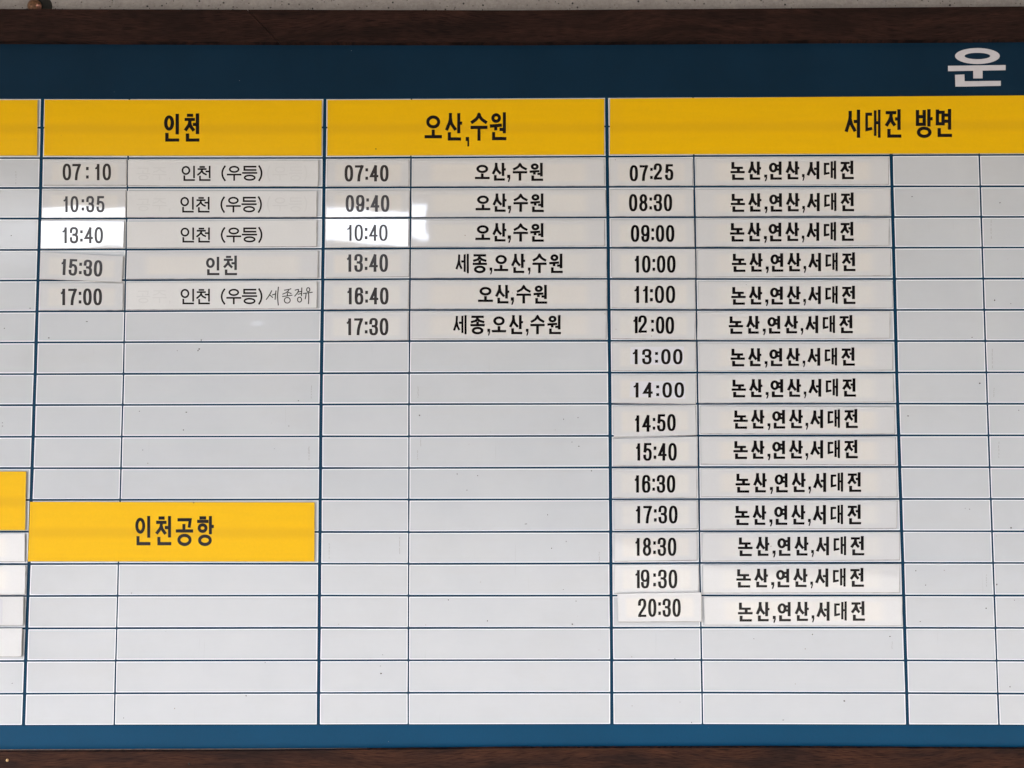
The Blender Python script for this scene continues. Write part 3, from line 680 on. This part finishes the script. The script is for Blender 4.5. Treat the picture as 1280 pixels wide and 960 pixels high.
for q, key, bx, where, m, tv, ghost in rows1:
    txt = '인천' if key == 'in' else '인천 (우등)'
    hand = bx[1] == 360.4
    e, H = plate('destination_strip', 'white destination strip reading %s%s, %s' % (txt, ' with 세종경유 handwritten' if hand else '', where), 'destination strip', DG, q, m, t=.0016)
    lettering('lettering', phrase(key, *bx, tv, tv if key == 'inT' else 2.8), H, M_INKB if key == 'inT' else M_INK_GLARE, e)
    if ghost:
        dy = bx[1] - 206.7
        st = phrase('ghost', 170.6, 209 + dy, 213, 226.5 + dy, 1.5, 1.5)
        if not hand: st += phrase('ghost2', 334, 206.7 + dy, 384, 226.6 + dy, 1.5, 1.5)
        o = lettering('faded_lettering', st, H, M_GHOST, e); o['label'] = 'faint grey remains of older lettering'
    if hand:
        raw = [[(850,82),(838,106),(822,132),(803,158)],[(830,118),(845,128),(858,140)],[(858,118),(880,111)],[(888,84),(884,118),(881,157)],[(910,50),(905,100),(903,140),(909,208)],
               [(965,76),(1003,70),(1020,64)],[(1002,72),(990,92),(950,111)],[(986,92),(1003,98),(1022,105)],[(991,106),(989,126)],[(948,132),(990,127),(1030,121)],
               [(1060,76),(1088,70),(1082,96),(1056,128)],[(1086,93),(1114,87)],[(1086,112),(1112,106)],[(1118,57),(1117,90),(1115,126)],
               [(1133,106),(1170,100),(1210,95)],[(1156,104),(1154,128),(1149,152)],[(1177,100),(1180,140),(1177,196)]]
        for cx, cy, rx, ry in ((989,166,26,25),(1098,160,18,22),(1175,72,14,18)):
            raw.append([(cx + rx * math.cos(k / 10 * 6.5 - 1.3), cy + ry * math.sin(k / 10 * 6.5 - 1.3)) for k in range(11)])
        st = [ribbon(smooth([(220 + x / 7.11, 352 + y / 7.11) for x, y in s], 3), 1.3, 1.15) for s in raw]
        lettering('handwriting', st, H, M_PEN, e)
rows2 = [
 (Q(515.3,199.7,755.5,198.5,756,232.7,515,233.3), 'os', (593.6,203.4,678.9,227.4), 'top strip right of the 07:40 plate', .0014),
 (Q(515.2,237.7,757.3,237.5,757.3,270.9,514.8,271.7), 'os', (594.5,241.8,679.8,266.4), 'second strip down, right of the 09:40 plate', .0014),
 (Q(514.8,275,756,274.4,755.8,307.9,514.4,308.8), 'os', (594.2,278.9,679.8,303.5), 'third strip down, right of the 10:40 plate', .0014),
 (Q(514.3,312.8,758.5,311.4,758.3,346.8,514,347.9), 'sos', (569.6,317,703.5,343), 'upper of two, right of the middle 13:40 plate', .0014),
 (Q(514,350.8,758.7,350.4,758.7,385.9,513.7,386.3), 'os', (597.5,356,684,381), 'below the upper 세종 strip, beside 16:40', .0014),
 (Q(514.2,389.7,758.3,388.7,758,424.4,513.8,424.2), 'sos', (566.7,393.8,701.2,419.4), 'lower of two, right of the middle 17:30 plate', .0018)]
for q, key, bx, where, t in rows2:
    txt = '오산,수원' if key == 'os' else '세종,오산,수원'
    e, H = plate('destination_strip', 'white destination strip reading %s, %s' % (txt, where), 'destination strip', DG, q, t=t)
    lettering('lettering', phrase(key, *bx, 3.4, 2.95), H, M_INK, e)
rows3 = [
 (Q(869.9,197.9,1111.2,196.6,1111.3,230.9,869.9,232.3), (913.1,200.8,1067.3,226.4), '07:25', .0014),
 (Q(870.3,237,1113.2,235.6,1113.2,269.6,870.8,270.8), (913.5,240.5,1067.7,266.4), '08:30', .0014),
 (Q(871.3,274,1112,273.2,1111.5,307,871.0,308.8), (912.5,277.2,1067.3,303.5), '09:00', .0017),
 (Q(872,312.2,1113.7,310.4,1114,344.6,872,347.1), (914.9,315.4,1069.4,341.4), '10:00', .0020),
 (Q(873.3,352,1116,351.2,1116,385.4,873.1,386.5), (914.2,357.1,1069.4,382.4), '11:00', .0014),
 (Q(872.0,390.3,1113,388.9,1112.5,423,871.3,424.8), (910.9,393.8,1066.1,418.8), '12:00', .0018),
 (Q(873.9,429,1116.7,429.2,1116,463,873.6,464.2), (913.2,434.2,1068.7,459.5), '13:00', .0014),
 (Q(874.1,468.5,1116.7,467.3,1117.5,502.8,874.1,504.1), (914.5,472.9,1070,498.2), '14:00', .0014),
 (Q(875.3,507.6,1119,508.8,1119,542.6,875.7,542.4), (916.8,511.3,1072.3,537.5), '14:50', .0018),
 (Q(875.8,546.4,1119.8,546.3,1120,581.4,876.2,580.4), (916.8,549.7,1072.3,575.3), '15:40', .0022),
 (Q(876.3,585.7,1121.4,584.9,1121.8,621.7,876.3,621.5), (919.4,590.3,1076.5,617.4), '16:30', .0016),
 (Q(876.2,626,1121.8,625.7,1121,660.6,875.9,662.2), (918.5,630.6,1076.5,658), '17:30', .0020),
 (Q(878.6,666.2,1124.8,665.3,1125,700.3,877.3,701.8), (922.5,670,1080.4,696.7), '18:30', .0018),
 (Q(879,706.4,1125.6,705,1124.7,741.2,879,741.8), (920.3,709.8,1080,736), '19:30', .0020),
 (Q(880,746,1128,745.7,1128,782.6,881,781.9), (922.5,751.4,1081.3,778.5), '20:30', .0018)]
ORD = 'topmost second third fourth fifth sixth seventh eighth ninth tenth eleventh twelfth thirteenth fourteenth bottom'.split()
for (q, bx, tm, t), od in zip(rows3, ORD):
    e, H = plate('destination_strip', '%s of the white 논산,연산,서대전 strips, right of the %s plate' % (od, tm), 'destination strip', DG, q, t=t)
    lettering('lettering', phrase('nys', *bx, 3.75, 2.95), H, M_INK, e)

# white title letter on the blue band
fx = lambda x: 960 + x / 4; fy = lambda y: y / 4
def rect(a, b, c_, d): return [[(fx(a), fy(b)), (fx(c_), fy(b)), (fx(c_), fy(d)), (fx(a), fy(d))]]
ov = []
for k in range(40):
    t0, t1 = k / 40 * 2 * math.pi, (k + 1) / 40 * 2 * math.pi
    o_ = lambda t: (fx(1047 + 112 * math.cos(t)), fy(280 + 40 * math.sin(t))); i_ = lambda t: (fx(1047 + 64 * math.cos(t)), fy(280 + 16 * math.sin(t)))
    ov.append([o_(t0), o_(t1), i_(t1), i_(t0)])
lettering('title_lettering', [ov, [[(fx(900), fy(329)), (fx(1188), fy(325)), (fx(1188), fy(351)), (fx(900), fy(356))]],
          rect(1026, 350, 1073, 392), [[(fx(935), fy(374)), (fx(982), fy(372)), (fx(984), fy(433)), (fx(937), fy(433))]],
          [[(fx(981), fy(406)), (fx(1164), fy(404)), (fx(1164), fy(429)), (fx(983), fy(433))]]], lambda x, y: .0005, M_WHITEV, board)

# ------------------------------------------------------------------ the place: wall, ground, and an unseen roof and blocks added to shape the light
wall = box('wall', (-6, .018, 0), (6, .35, 4.2), M_WALL); wall['kind'] = 'structure'
bolt = thing('anchor_bolt', 'rusty anchor bolt in the stone wall above the frame, top left', 'bolt', at(47, 8) + Vector((0, .018, 0)))
bc = at(46.5, 9.5, -.018)
dome('drill_hole', bc + Vector((.006, .0, .001)), .019, .0015, M_HOLE, bolt)
dome('bolt_head', bc + Vector((-.003, -.001, .001)), .0115, .009, M_RUST, bolt)
dome('bolt_tip', bc + Vector((.006, -.004, -.001)), .004, .007, flat('bare_bolt_metal', (.7, .35, .25), .25, metal=.6), bolt, 10, 3)

M_GROUND = flat('asphalt_yard', (.085, .082, .078), .9, var=.15, scale=3)
g = mesh_obj('ground', [(-120, .3, 0), (-120, -240, 0), (120, -240, 0), (120, .3, 0)], [(0, 1, 2, 3)], M_GROUND); g['kind'] = 'structure'
def mirror_z(py, L):                          # height at distance L in front of the board that the board mirrors at row py
    p = at(300, py); return p.z + L * (p.z - CAMZ) / DIST
def mirror_x(px, py, L):
    p = at(px, py); return p.x + L * p.x / DIST
CAN = 2.5
zc = mirror_z(262, CAN)
shade_roof = box('unseen_shade_roof', (-7, -CAN, zc), (7, .018, zc + .14), flat('shade_roof_soffit', (.22, .21, .20), .8, var=.1, scale=4)); shade_roof['kind'] = 'structure'  # added out of view: shades the board and sets the glare's upper edge
LB_ = 14.0
zl = mirror_z(307, LB_); xr = mirror_x(535, 290, LB_)
bl_ = box('unseen_low_block', (-40, -LB_ - 8, 0), (xr, -LB_, zl), flat('unseen_block_grey', (.17, .165, .165), .9, var=.1, scale=1)); bl_['kind'] = 'structure'  # added out of view: bounds the mirrored sky from below
br_ = box('unseen_tall_block', (xr, -LB_ - 8, 0), (50, -LB_, 12), flat('unseen_block_brown', (.05, .045, .04), .9, var=.1, scale=1)); br_['kind'] = 'structure'  # added out of view: ends the mirrored sky and keeps reflections dark at right
